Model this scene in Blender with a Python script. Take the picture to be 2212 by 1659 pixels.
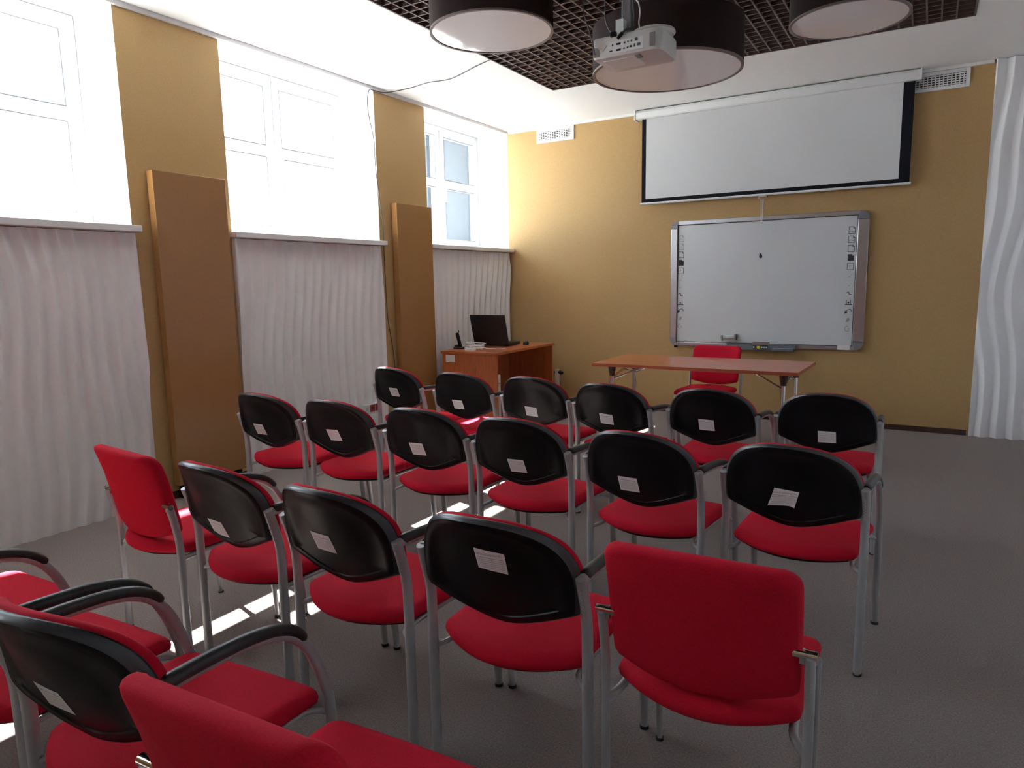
import bpy, math, random
from mathutils import Vector, Matrix

# ------------------------------------------------------------------ clear
for o in list(bpy.data.objects):
    bpy.data.objects.remove(o, do_unlink=True)
scene = bpy.context.scene
col = scene.collection
PI = math.pi
rnd = random.Random(7)

# ------------------------------------------------------------------ camera
CAM = Vector((4.3185, -0.3145, 1.40))
YAW, PITCH, ROLL, FPX = -0.5406, 0.1439, -0.0189, 1500.48
fw = Vector((math.sin(YAW) * math.cos(PITCH), math.cos(YAW) * math.cos(PITCH), -math.sin(PITCH)))
r0 = Vector((math.cos(YAW), -math.sin(YAW), 0))
u0 = r0.cross(fw)
rv = math.cos(ROLL) * r0 + math.sin(ROLL) * u0
uv = -math.sin(ROLL) * r0 + math.cos(ROLL) * u0
cd = bpy.data.cameras.new('camera')
cam = bpy.data.objects.new('camera', cd)
col.objects.link(cam)
M = Matrix((rv, uv, -fw)).transposed().to_4x4()
M.translation = CAM
cam.matrix_world = M
cd.sensor_fit = 'HORIZONTAL'
cd.sensor_width = 36.0
cd.lens = FPX / 2212 * 36.0
cd.clip_start = 0.02
scene.camera = cam

# ------------------------------------------------------------------ sky and sun
world = bpy.data.worlds.new('sky')
scene.world = world
world.use_nodes = True
wn = world.node_tree.nodes
bg = wn['Background']
bg.inputs['Color'].default_value = (0.74, 0.84, 1.0, 1)
bg.inputs['Strength'].default_value = 3.6

sd = bpy.data.lights.new('sun', 'SUN')
sd.energy = 30.0
sd.angle = math.radians(0.55)
sd.color = (1.0, 0.96, 0.91)
sun = bpy.data.objects.new('sun', sd)
col.objects.link(sun)
sun.rotation_euler = Vector((1, -0.18, -1.053)).to_track_quat('-Z', 'Y').to_euler()
sun.location = (-8, 4, 9)

# ------------------------------------------------------------------ exposure
vs = scene.view_settings
vs.view_transform = 'Standard'
vs.look = 'None'
vs.exposure = 2.22
vs.gamma = 1.0
vs.use_curve_mapping = False

# ------------------------------------------------------------------ room numbers
H = 3.133          # ceiling
D = 6.873          # front wall
XR = 5.5           # right wall
YB = -3.4          # back wall
SILL = 1.80
XG = -0.45         # window plane
XO = -0.90         # outer face of the left wall
WINS = [(-1.590, -0.017), (0.716, 2.289), (3.022, 4.595), (5.316, D)]

# ================================================================== helpers
def mat(name, color, rough=0.5, metal=0.0, spec=0.5, var=0.0, vscale=8.0, bump=0.0, bscale=60.0,
        stretch=None, coat=0.0, sheen=0.0):
    m = bpy.data.materials.new(name)
    m.use_nodes = True
    nt = m.node_tree
    b = nt.nodes['Principled BSDF']
    b.inputs['Base Color'].default_value = (*color, 1)
    b.inputs['Roughness'].default_value = rough
    b.inputs['Metallic'].default_value = metal
    b.inputs['Specular IOR Level'].default_value = spec
    b.inputs['Coat Weight'].default_value = coat
    b.inputs['Sheen Weight'].default_value = sheen
    if var or bump:
        tc = nt.nodes.new('ShaderNodeTexCoord')
        mp = nt.nodes.new('ShaderNodeMapping')
        nt.links.new(tc.outputs['Object'], mp.inputs['Vector'])
        if stretch:
            mp.inputs['Scale'].default_value = stretch
    if var:
        n = nt.nodes.new('ShaderNodeTexNoise')
        n.inputs['Scale'].default_value = vscale
        n.inputs['Detail'].default_value = 6
        nt.links.new(mp.outputs['Vector'], n.inputs['Vector'])
        rmp = nt.nodes.new('ShaderNodeValToRGB')
        rmp.color_ramp.elements[0].position = 0.3
        rmp.color_ramp.elements[1].position = 0.7
        rmp.color_ramp.elements[0].color = (*[c * (1 - var) for c in color], 1)
        rmp.color_ramp.elements[1].color = (*[min(1, c * (1 + var)) for c in color], 1)
        nt.links.new(n.outputs['Fac'], rmp.inputs['Fac'])
        nt.links.new(rmp.outputs['Color'], b.inputs['Base Color'])
    if bump:
        n2 = nt.nodes.new('ShaderNodeTexNoise')
        n2.inputs['Scale'].default_value = bscale
        n2.inputs['Detail'].default_value = 3
        nt.links.new(mp.outputs['Vector'], n2.inputs['Vector'])
        bp = nt.nodes.new('ShaderNodeBump')
        bp.inputs['Strength'].default_value = bump
        bp.inputs['Distance'].default_value = 0.004
        nt.links.new(n2.outputs['Fac'], bp.inputs['Height'])
        nt.links.new(bp.outputs['Normal'], b.inputs['Normal'])
    return m


def sticker_mat():
    m = bpy.data.materials.new('printed_label')
    m.use_nodes = True
    nt = m.node_tree
    N, L = nt.nodes, nt.links
    b = N['Principled BSDF']
    b.inputs['Roughness'].default_value = 0.6
    tc = N.new('ShaderNodeTexCoord')
    sp = N.new('ShaderNodeSeparateXYZ')
    L.new(tc.outputs['Generated'], sp.inputs[0])

    def mth(op, a, v=None):
        n = N.new('ShaderNodeMath')
        n.operation = op
        for i, q in enumerate((a, v)):
            if q is None:
                continue
            if isinstance(q, (int, float)):
                n.inputs[i].default_value = q
            else:
                L.new(q, n.inputs[i])
        return n.outputs[0]
    z, x = sp.outputs['Z'], sp.outputs['X']
    row = mth('FRACT', mth('MULTIPLY', z, 12.0))
    text = mth('MULTIPLY', mth('LESS_THAN', row, 0.45), mth('LESS_THAN', z, 0.55))
    text = mth('MULTIPLY', text, mth('GREATER_THAN', z, 0.12))
    head = mth('MULTIPLY', mth('GREATER_THAN', z, 0.72), mth('LESS_THAN', z, 0.82))
    rule = mth('MULTIPLY', mth('GREATER_THAN', z, 0.60), mth('LESS_THAN', z, 0.63))
    ns = N.new('ShaderNodeTexNoise')
    ns.inputs['Scale'].default_value = 9.0
    mp = N.new('ShaderNodeMapping')
    mp.inputs['Scale'].default_value = (4, 1, 9)
    L.new(tc.outputs['Generated'], mp.inputs['Vector'])
    L.new(mp.outputs['Vector'], ns.inputs['Vector'])
    inside = mth('MULTIPLY', mth('GREATER_THAN', x, 0.08), mth('LESS_THAN', x, 0.92))
    text = mth('MULTIPLY', text, mth('GREATER_THAN', ns.outputs['Fac'], 0.42))
    head = mth('MULTIPLY', head, mth('GREATER_THAN', ns.outputs['Fac'], 0.55))
    s = mth('ADD', mth('MULTIPLY', text, 0.35), mth('ADD', mth('MULTIPLY', head, 0.9), mth('MULTIPLY', rule, 0.5)))
    s = mth('MULTIPLY', s, inside)
    mx = N.new('ShaderNodeMix')
    mx.data_type = 'RGBA'
    L.new(s, mx.inputs['Factor'])
    mx.inputs['A'].default_value = (0.86, 0.86, 0.88, 1)
    mx.inputs['B'].default_value = (0.06, 0.06, 0.07, 1)
    L.new(mx.outputs['Result'], b.inputs['Base Color'])
    return m


def glass_mat():
    m = bpy.data.materials.new('window_glass')
    m.use_nodes = True
    nt = m.node_tree
    nt.nodes.clear()
    out = nt.nodes.new('ShaderNodeOutputMaterial')
    tr = nt.nodes.new('ShaderNodeBsdfTransparent')
    tr.inputs['Color'].default_value = (0.93, 0.96, 0.95, 1)
    gl = nt.nodes.new('ShaderNodeBsdfGlossy')
    gl.inputs['Roughness'].default_value = 0.02
    mx = nt.nodes.new('ShaderNodeMixShader')
    mx.inputs['Fac'].default_value = 0.06
    nt.links.new(tr.outputs[0], mx.inputs[1])
    nt.links.new(gl.outputs[0], mx.inputs[2])
    nt.links.new(mx.outputs[0], out.inputs['Surface'])
    return m


OCHRE = (0.50, 0.322, 0.140)
MT = dict(
    carpet=mat('grey_carpet', (0.282, 0.236, 0.226), 0.95, spec=0.1, var=0.22, vscale=160, bump=0.5, bscale=420),
    ochre=mat('ochre_wallpaper', OCHRE, 0.55, spec=0.3, var=0.05, vscale=90, bump=0.12, bscale=300),
    ochre_gloss=mat('ochre_panel_lacquer', (0.37, 0.185, 0.066), 0.24, spec=0.6, var=0.03, vscale=70),
    white=mat('white_plaster', (0.86, 0.86, 0.86), 0.7, spec=0.3, bump=0.05, bscale=150),
    ceiling=mat('white_ceiling_paint', (0.88, 0.88, 0.88), 0.75, spec=0.2),
    facade=mat('grey_facade_plaster', (0.075, 0.084, 0.095), 0.9, spec=0.1, var=0.06, vscale=20, bump=0.2, bscale=120),
    ground=mat('pale_bounce_ground', (0.42, 0.41, 0.40), 0.9, spec=0.1, var=0.1, vscale=4),
    wave=mat('white_wave_gypsum', (0.88, 0.87, 0.89), 0.55, spec=0.3),
    sill=mat('white_sill_plastic', (0.80, 0.80, 0.81), 0.35),
    pvc=mat('white_window_plastic', (0.80, 0.82, 0.85), 0.3),
    trim=mat('pale_grey_trim', (0.62, 0.60, 0.62), 0.5),
    base=mat('dark_brown_baseboard', (0.055, 0.025, 0.02), 0.45),
    slat=mat('brown_grid_metal', (0.105, 0.070, 0.066), 0.45),
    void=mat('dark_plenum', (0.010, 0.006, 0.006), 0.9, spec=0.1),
    drum=mat('dark_brown_lamp_fabric', (0.026, 0.013, 0.013), 0.8, spec=0.2, bump=0.15, bscale=500),
    rim=mat('grey_brown_lamp_rim', (0.20, 0.16, 0.15), 0.5),
    diffuser=mat('glossy_white_acrylic', (0.90, 0.88, 0.89), 0.05, spec=0.6),
    red=mat('red_chair_fabric', (0.57, 0.008, 0.031), 0.85, spec=0.15, var=0.10, vscale=260, bump=0.35, bscale=700),
    black=mat('black_plastic', (0.0075, 0.0065, 0.009), 0.40, spec=0.20, bump=0.06, bscale=500),
    rim_sheen_mat=mat('painted_sheen_on_black_rim', (0.035, 0.038, 0.046), 0.34, spec=0.5),  # sky sheen along the black rim, put into a lighter colour
    rubber=mat('black_rubber', (0.02, 0.02, 0.022), 0.38, spec=0.5),
    silver=mat('silver_painted_steel', (0.42, 0.43, 0.45), 0.42, metal=0.35, spec=0.5),
    chrome=mat('chrome', (0.75, 0.75, 0.76), 0.12, metal=1.0),
    mark=mat('pale_embossed_mark', (0.62, 0.62, 0.62), 0.4, metal=0.3),
    label=sticker_mat(),
    paper=mat('white_paper', (0.75, 0.75, 0.75), 0.6, var=0.04, vscale=120),
    cherry=mat('cherry_laminate', (0.46, 0.115, 0.035), 0.30, spec=0.5, var=0.22, vscale=5, stretch=(1.2, 14, 14), coat=0.15),
    cherry_side=mat('cherry_laminate_upright', (0.46, 0.115, 0.035), 0.35, spec=0.5, var=0.2, vscale=5, stretch=(14, 14, 1.2)),
    cherry_edge=mat('cherry_edge_band', (0.34, 0.075, 0.03), 0.4),
    alu=mat('brushed_aluminium', (0.46, 0.46, 0.50), 0.30, metal=0.9),
    alu_grey=mat('grey_frame_plastic', (0.26, 0.27, 0.30), 0.4, metal=0.2),
    board=mat('glossy_whiteboard', (0.66, 0.68, 0.71), 0.22, spec=0.5),
    ink=mat('printed_dark_ink', (0.03, 0.03, 0.035), 0.6),
    ink_soft=mat('printed_grey_ink', (0.30, 0.30, 0.32), 0.6),
    screen=mat('white_projection_fabric', (0.70, 0.71, 0.73), 0.8, spec=0.1),
    screen_black=mat('black_screen_border', (0.012, 0.012, 0.018), 0.8, spec=0.1),
    enamel=mat('white_enamel', (0.78, 0.79, 0.80), 0.35),
    proj=mat('projector_white_plastic', (0.68, 0.67, 0.65), 0.4),
    grille=mat('grey_grille', (0.28, 0.28, 0.28), 0.5),
    laptop=mat('black_laptop_shell', (0.012, 0.012, 0.014), 0.35),
    cable=mat('white_cable', (0.72, 0.72, 0.72), 0.45),
    cable_dark=mat('dark_cable', (0.06, 0.06, 0.06), 0.5),
    redplast=mat('red_socket_plastic', (0.35, 0.015, 0.03), 0.4),
    yellow=mat('yellow_print', (0.75, 0.62, 0.05), 0.5),
    tray=mat('grey_tray_plastic', (0.16, 0.18, 0.21), 0.4),
    pipe=mat('pale_pipe_paint', (0.60, 0.52, 0.46), 0.45),
    glass=glass_mat(),
)


class MB:
    """collects vertices and faces of ONE mesh"""

    def __init__(s):
        s.v, s.f, s.m = [], [], []

    def add(s, vs_, fs_, mi=0):
        k = len(s.v)
        s.v += [tuple(p) for p in vs_]
        s.f += [tuple(i + k for i in f) for f in fs_]
        s.m += [mi] * len(fs_)
        return s

    def box(s, x0, x1, y0, y1, z0, z1, mi=0):
        vs_ = [(x, y, z) for x in (x0, x1) for y in (y0, y1) for z in (z0, z1)]
        return s.add(vs_, [(0, 1, 3, 2), (4, 6, 7, 5), (0, 4, 5, 1), (2, 3, 7, 6), (0, 2, 6, 4), (1, 5, 7, 3)], mi)

    def tube(s, path, r, n=10, mi=0, squash=1.0):
        path = [Vector(p) for p in path]
        rs = r if isinstance(r, (list, tuple)) else [r] * len(path)
        T = []
        for i in range(len(path)):
            a = path[max(0, i - 1)]
            b = path[min(len(path) - 1, i + 1)]
            T.append((b - a).normalized())
        ref = Vector((1, 0, 0)) if abs(T[0].x) < 0.9 else Vector((0, 1, 0))
        nrm = (ref - T[0] * ref.dot(T[0])).normalized()
        vs_, fs_ = [], []
        for i, p in enumerate(path):
            nrm = (nrm - T[i] * nrm.dot(T[i])).normalized()
            bn = T[i].cross(nrm)
            for k in range(n):
                a = 2 * PI * k / n
                vs_.append(p + rs[i] * (math.cos(a) * nrm + squash * math.sin(a) * bn))
        for i in range(len(path) - 1):
            for k in range(n):
                fs_.append((i * n + k, i * n + (k + 1) % n, (i + 1) * n + (k + 1) % n, (i + 1) * n + k))
        fs_.append(tuple(reversed(range(n))))
        fs_.append(tuple((len(path) - 1) * n + k for k in range(n)))
        return s.add(vs_, fs_, mi)

    def lathe(s, prof, n=48, mi=0, cx=0, cy=0):
        vs_, fs_ = [], []
        for r, z in prof:
            for k in range(n):
                a = 2 * PI * k / n
                vs_.append((cx + r * math.cos(a), cy + r * math.sin(a), z))
        for i in range(len(prof) - 1):
            for k in range(n):
                fs_.append((i * n + k, i * n + (k + 1) % n, (i + 1) * n + (k + 1) % n, (i + 1) * n + k))
        return s.add(vs_, fs_, mi)

    def loft(s, rings, close_first=True, close_last=True, mi=0):
        """rings: lists of N points (or a single point for a pole)"""
        vs_, st = [], []
        for rg in rings:
            st.append(len(vs_))
            vs_ += rg
        fs_ = []
        for i in range(len(rings) - 1):
            a, b = rings[i], rings[i + 1]
            if len(a) == 1:
                n = len(b)
                fs_ += [(st[i], st[i + 1] + (k + 1) % n, st[i + 1] + k) for k in range(n)]
            elif len(b) == 1:
                n = len(a)
                fs_ += [(st[i] + k, st[i] + (k + 1) % n, st[i + 1]) for k in range(n)]
            else:
                n = len(a)
                fs_ += [(st[i] + k, st[i] + (k + 1) % n, st[i + 1] + (k + 1) % n, st[i + 1] + k) for k in range(n)]
        return s.add(vs_, fs_, mi)

    def ribbon(s, pts, w, y, th=0.0015, mi=0):
        """flat stroke in the xz plane"""
        pts = [Vector((p[0], 0, p[1])) for p in pts]
        for a, b in zip(pts, pts[1:]):
            d = (b - a)
            if d.length < 1e-6:
                continue
            d.normalize()
            n = Vector((-d.z, 0, d.x)) * w / 2
            a2, b2 = a - d * w * 0.3, b + d * w * 0.3
            q = [a2 + n, b2 + n, b2 - n, a2 - n]
            vs_ = [(p.x, y, p.z) for p in q] + [(p.x, y - th, p.z) for p in q]
            s.add(vs_, [(0, 1, 2, 3), (7, 6, 5, 4), (0, 4, 5, 1), (1, 5, 6, 2), (2, 6, 7, 3), (3, 7, 4, 0)], mi)
        return s

    def mesh(s, name, mats, smooth=True, angle=40):
        me = bpy.data.meshes.new(name)
        me.from_pydata(s.v, [], s.f)
        for m in (mats if isinstance(mats, (list, tuple)) else [mats]):
            me.materials.append(m)
        me.polygons.foreach_set('material_index', s.m)
        bm_fix(me)
        if smooth:
            me.polygons.foreach_set('use_smooth', [True] * len(me.polygons))
            me.set_sharp_from_angle(angle=math.radians(angle))
        me.update()
        return me


def bm_fix(me):
    import bmesh
    bm = bmesh.new()
    bm.from_mesh(me)
    bmesh.ops.recalc_face_normals(bm, faces=bm.faces)
    bm.to_mesh(me)
    bm.free()


def link(name, me, parent=None, loc=None, rot=None, bevel=0):
    o = bpy.data.objects.new(name, me)
    col.objects.link(o)
    if parent is not None:
        o.parent = parent
    if loc is not None:
        o.location = loc
    if rot is not None:
        o.rotation_euler = rot
    if bevel:
        b = o.modifiers.new('bevel', 'BEVEL')
        b.width = bevel
        b.segments = 2
        b.limit_method = 'ANGLE'
    return o


def part(name, mb, m, parent, bevel=0, smooth=True, angle=40, loc=None, rot=None):
    return link(name, mb.mesh(name, m, smooth, angle), parent, loc, rot, bevel)


def thing(name, label, cat, loc=(0, 0, 0), rotz=0.0, group=None):
    o = bpy.data.objects.new(name, None)
    col.objects.link(o)
    o.empty_display_size = 0.1
    o.location = loc
    o.rotation_euler = (0, 0, rotz)
    return tag(o, label, cat, group)


def tag(o, label, cat, group=None):
    o['label'] = label
    o['category'] = cat
    if group:
        o['group'] = group
    return o


def struct(o, label=None):
    o['kind'] = 'structure'
    if label:
        o['label'] = label
    return o


def catmull(pts, k=6):
    pts = [Vector(p) for p in pts]
    out = []
    P = [2 * pts[0] - pts[1]] + pts + [2 * pts[-1] - pts[-2]]
    for i in range(1, len(P) - 2):
        a, b, c, d = P[i - 1:i + 3]
        for j in range(k):
            t = j / k
            out.append(0.5 * ((2 * b) + (c - a) * t + (2 * a - 5 * b + 4 * c - d) * t * t + (3 * b - a - 3 * c + d) * t ** 3))
    out.append(pts[-1])
    return out


# ================================================================== the setting
# ---- floor
o = part('floor', MB().box(-0.02, XR, YB, D, -0.12, 0.0), MT['carpet'], None, smooth=False)
struct(o, 'grey brown carpet floor')

# ---- ceiling with the recess for the metal grid
GX0, GX1, GY0, GY1 = 1.262, 4.478, -1.6, 5.600
mb = MB()
mb.box(0, GX0, YB, D, H, H + 0.1)
mb.box(GX1, XR, YB, D, H, H + 0.1)
mb.box(GX0, GX1, GY1, D, H, H + 0.1)
mb.box(GX0, GX1, YB, GY0, H, H + 0.1)
ceil = part('ceiling', mb, MT['ceiling'], None, smooth=False)
struct(ceil, 'white plaster ceiling around a brown metal grid')
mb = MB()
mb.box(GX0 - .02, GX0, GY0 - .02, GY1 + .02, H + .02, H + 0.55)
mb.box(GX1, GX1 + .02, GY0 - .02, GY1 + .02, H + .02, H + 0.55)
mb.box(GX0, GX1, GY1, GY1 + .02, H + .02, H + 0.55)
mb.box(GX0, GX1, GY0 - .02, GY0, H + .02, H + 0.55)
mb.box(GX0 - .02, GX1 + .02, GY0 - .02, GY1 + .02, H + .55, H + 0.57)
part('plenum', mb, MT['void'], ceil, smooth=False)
mb = MB()
e = 0.012
mb.box(GX0, GX0 + e, GY0, GY1, H - .004, H + .04)
mb.box(GX1 - e, GX1, GY0, GY1, H - .004, H + .04)
mb.box(GX0 + e, GX1 - e, GY1 - e, GY1, H - .004, H + .04)
mb.box(GX0 + e, GX1 - e, GY0, GY0 + e, H - .004, H + .04)
part('grid_edge_profile', mb, MT['slat'], ceil, smooth=False)
PIT = 0.0862
TH = 0.0050
sl_y = MB().box(-TH, TH, GY0 + e, GY1 - e, 0, 0.050).mesh('slat_long', MT['slat'], False)
sl_x = MB().box(GX0 + e, GX1 - e, -TH, TH, 0.0006, 0.0494).mesh('slat_cross', MT['slat'], False)
k = 1
while GX0 + k * PIT < GX1 - 0.03:
    link('slat', sl_y, ceil, (GX0 + k * PIT, 0, H))
    k += 1
k = 1
while GY1 - k * PIT > GY0 + 0.03:
    link('slat', sl_x, ceil, (0, GY1 - k * PIT, H))
    k += 1

# ---- left wall, 0.9 m thick, with four window openings
LINT = 3.118
mb = MB()
edges = [YB] + [v for w in WINS for v in w]
for lay, (x0, x1) in enumerate(((XG, 0.0), (XO, XG))):
    ztop = H + 0.8
    lint = LINT if lay == 0 else 3.40
    mb.box(x0, x1, YB, D + 0.25, -0.1, SILL - 0.04, lay)         # under the sills
    mb.box(x0, x1, YB, D + 0.25, lint, ztop, lay)                # lintel
    ys = [YB] + [v for w in WINS for v in w] + [D + 0.25]
    for a, b in zip(ys[0::2], ys[1::2]):
        if lay == 1 and a > YB and b < D:
            a += 0.40                                            # outside reveals splay open
        if b - a > 0.01:
            mb.box(x0, x1, a, b, SILL - 0.04, lint, lay)
mb.box(XO - .30, XO, YB - .2, D + 1.5, 3.458, 3.60, 1)                   # unseen slab added at eaves height to trim the sun strips
wl = part('wall_left', mb, [MT['white'], MT['facade'], MT['ochre']], None, smooth=False)
for p in wl.data.polygons:
    c = p.center
    if p.normal.x > 0.9 and abs(c.x) < 1e-4:
        p.material_index = 2
struct(wl, 'ochre and white window wall')

# ---- front, right, back wall
struct(part('wall_front', MB().box(0.0, XR, D, D + 0.2, -0.1, H + 0.1), MT['ochre'], None, smooth=False), 'ochre front wall')
struct(part('wall_right', MB().box(XR, XR + 0.2, YB - 0.2, D + 0.2, -0.1, H + 0.8), MT['white'], None, smooth=False), 'white right wall')
struct(part('wall_back', MB().box(XO, XR, YB - 0.2, YB, -0.1, H + 0.8), MT['ochre'], None, smooth=False), 'ochre back wall')
# roof slab above the plenum keeps the sky out
struct(part('ceiling_slab', MB().box(XO, XR + .2, YB - .2, D + .25, H + 0.8, H + 0.9), MT['facade'], None, smooth=False))
# unseen ground added outside to bounce sunlight up through the half-basement windows
struct(part('ground_outside', MB().box(-40, XO, -40, 45, 1.40, 1.50), MT['ground'], None, smooth=False), 'pale ground added outside the windows to bounce sunlight in')

# block added past the corner window to shade it from sky and bounce
struct(part('added_shade_block', MB().box(-2.7, XO - .31, D + .05, D + 3.0, 1.50, 6.5), MT['facade'], None, smooth=False), 'grey block added outside to shade the corner window')

# ---- baseboards and ceiling trims
struct(part('baseboard_front', MB().box(0.06, 4.66, D - 0.014, D, 0, 0.048), MT['base'], None, smooth=False))
mb = MB()
for a, b in ((2.305, 3.005), (4.61, 5.30), (0.0, 0.70)):
    mb.box(0.0, 0.014, a, b, 0, 0.05)
struct(part('baseboard_left', mb, MT['base'], None, smooth=False))
struct(part('trim_1', MB().box(0.0, 0.022, YB, D - 0.03, H - 0.030, H - 0.001), MT['trim'], None, smooth=False))
struct(part('trim_2', MB().box(0.025, 4.66, D - 0.022, D, H - 0.026, H - 0.001), MT['white'], None, smooth=False))

# ---- windows: frame, two sashes with a bar, panes, handle, sill
def window(n, y0, y1):
    w = bpy.data.objects.new('window_%d' % n, None)
    col.objects.link(w)
    w.location = (XG, 0, 0)
    struct(w)
    z0, z1 = SILL, LINT - 0.002
    y0 += 0.002
    y1 -= 0.002
    yc = (y0 + y1) / 2
    mb = MB()
    f = 0.042
    mb.box(-.035, .035, y0, y0 + f, z0, z1).box(-.035, .035, y1 - f, y1, z0, z1)
    mb.box(-.035, .035, y0 + f, y1 - f, z0, z0 + f).box(-.035, .035, y0 + f, y1 - f, z1 - f, z1)
    mb.box(-.035, .030, yc - .020, yc + .020, z0 + f, z1 - f)
    part('window_frame', mb, MT['pvc'], w, bevel=0.004)
    for a, b, side in ((y0 + f, yc - .020, 1), (yc + .020, y1 - f, -1)):
        a += .003
        b -= .003
        za, zb = z0 + f + .003, z1 - f - .003
        s = 0.058
        zm0, zm1 = 2.462, 2.552
        mb = MB()
        mb.box(-.025, .048, a, a + s, za, zb).box(-.025, .048, b - s, b, za, zb)
        mb.box(-.025, .048, a + s, b - s, za, za + s).box(-.025, .048, a + s, b - s, zb - s, zb)
        mb.box(-.025, .046, a + s, b - s, zm0, zm1)
        sash = part('sash', mb, MT['pvc'], w, bevel=0.005)
        for c, d in ((za + s, zm0), (zm1, zb - s)):
            part('pane', MB().box(-.003, .003, a + s, b - s, c, d), MT['glass'], sash, smooth=False)
            g = MB()
            t = .006
            g.box(.004, .047, a + s, a + s + t, c, d).box(.004, .047, b - s - t, b - s, c, d)
            g.box(.004, .047, a + s + t, b - s - t, c, c + t).box(.004, .047, a + s + t, b - s - t, d - t, d)
            part('glazing_seal', g, MT['alu_grey'], sash, smooth=False)
        if side == -1:
            h = MB()
            h.box(.048, .058, a + .016, a + .042, 2.40, 2.47)
            h.tube([(.058, a + .029, 2.445), (.085, a + .029, 2.445)], .009, 10)
            h.tube([(.083, a + .029, 2.452), (.083, a + .029, 2.31)], .010, 10)
            part('window_handle', h, MT['pvc'], sash)
    part('window_sill', MB().box(.036, -XG + .078, max(y0 - .022, YB), min(y1 + .022, D - .004), SILL - .04, SILL), MT['sill'], w, bevel=0.004)
    return w


for i, (a, b) in enumerate(WINS):
    window(i + 1, a, b)


# ---- white wavy relief panels
def wave_h(s, z, seed, freq, wob):
    ph = s * freq + wob * math.sin(2.1 * z + 1.3 * s + seed) + 0.45 * wob * math.sin(4.9 * z - 1.9 * s + 2.1 * seed)
    ph += 0.30 * math.sin(2.9 * s + seed)
    t = ph - math.floor(ph)
    t = t ** 1.45                                   # lopsided ripple: sharp crest, rounder valley
    h = abs(2 * t - 1) ** 1.3
    amp = 0.72 + 0.28 * math.sin(1.9 * z + 2.9 * s + 1.3 * seed)
    return h * amp


def wave_panel(axis, s0, s1, z1, base, depth, seed, label, freq=10.0, wob=.45):
    ns = max(8, int((s1 - s0) / 0.0055))
    nz = max(8, int(z1 / 0.022))
    mb = MB()
    vs_, fs_ = [], []
    for j in range(nz + 1):
        z = z1 * j / nz
        for i in range(ns + 1):
            s = s0 + (s1 - s0) * i / ns
            d = base * 0.5 + depth * wave_h(s, z, seed, freq, wob)
            vs_.append((d, s, z) if axis == 'x' else (s, D - d, z))
    W_ = ns + 1
    for j in range(nz):
        for i in range(ns):
            fs_.append((j * W_ + i, j * W_ + i + 1, (j + 1) * W_ + i + 1, (j + 1) * W_ + i))
    k = len(vs_)
    # flat back and the four narrow sides
    back = 0.002
    loop = [i for i in range(W_)] + [j * W_ + ns for j in range(1, nz + 1)] + \
           [nz * W_ + i for i in range(ns - 1, -1, -1)] + [j * W_ for j in range(nz - 1, 0, -1)]
    for q in loop:
        p = vs_[q]
        vs_.append((back, p[1], p[2]) if axis == 'x' else (p[0], D - back, p[2]))
    n = len(loop)
    for i in range(n):
        fs_.append((loop[i], k + i, k + (i + 1) % n, loop[(i + 1) % n]))
    mb.add(vs_, fs_)
    me = mb.mesh('wave_panel', MT['wave'], True, 60)
    o = link('wave_panel', me)
    return tag(o, label, 'wall panel', 'white wavy relief wall panels')


wave_panel('x', 0.72, 2.297, SILL - .045, .012, .036, 0.4, 'white wavy relief panel under the leftmost window')
wave_panel('x', 3.014, 4.603, SILL - .045, .012, .034, 2.0, 'white wavy relief panel under the middle window, socket near its floor end')
wave_panel('x', 5.308, D - .016, SILL - .045, .012, .032, 4.1, 'white wavy relief panel under the corner window behind the laptop desk')
wave_panel('y', 4.676, XR - .01, H - .004, .012, .046, 5.2, 'full-height white wavy relief panel at the right of the ochre front wall', 7.6, .42)

# ---- tall ochre box panels on the two piers
for y0, y1, lb in ((2.408, 2.942, 'tall glossy ochre box panel on the pier between the two left windows'),
                   (4.760, 5.284, 'tall ochre box panel on the pier beside the corner window and dark cable')):
    t = thing('pier_panel', lb, 'wall panel', (0, (y0 + y1) / 2, 0), 0, 'tall ochre panels on the piers')
    h = (y1 - y0) / 2
    part('panel_board', MB().box(.012, .074, -h, h, .095, 2.150), MT['ochre_gloss'], t, bevel=.003)
    part('mounting_foot', MB().box(.016, .060, -h + .03, h - .03, .0, .095), MT['void'], t)

# ================================================================== ceiling things
def drum_lamp(x, y, z, r, h, label):
    t = thing('drum_pendant_lamp', label, 'lamp', (x, y, z), 0, 'dark drum pendant lamps')
    n = 72
    part('lamp_shade', MB().lathe([(r - .008, 0.004), (r, 0.004), (r, h), (r - .008, h), (r - .008, 0.004)], n), MT['drum'], t)
    part('shade_rim', MB().lathe([(r - .014, -.004), (r + .001, -.004), (r + .001, .006), (r - .014, .006), (r - .014, -.004)], n), MT['rim'], t)
    mb = MB()
    ring = lambda rr, zz: [(rr * math.cos(2 * PI * k / n), rr * math.sin(2 * PI * k / n), zz) for k in range(n)]
    mb.loft([[(0, 0, .000)], ring(r * .5, .000), ring(r - .015, .000), ring(r - .015, .006), [(0, 0, .006)]])
    part('diffuser', mb, MT['diffuser'], t)
    mb = MB()
    mb.loft([[(0, 0, h - .01)], ring(r - .01, h - .01), ring(r - .01, h - .004), [(0, 0, h - .004)]])
    part('top_plate', mb, MT['drum'], t)
    top = H + 0.45 - z
    for a in range(3):
        an = 2 * PI * a / 3 + .4
        part('suspension_wire', MB().tube([(r * .8 * math.cos(an), r * .8 * math.sin(an), h - .005), (r * .1 * math.cos(an) * 0 + r * .8 * math.cos(an), r * .8 * math.sin(an), top)], .0018, 6), MT['cable_dark'], t)
    part('feed_rod', MB().tube([(0, 0, h - .005), (0, 0, top)], .008, 10), MT['drum'], t)
    return t


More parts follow.
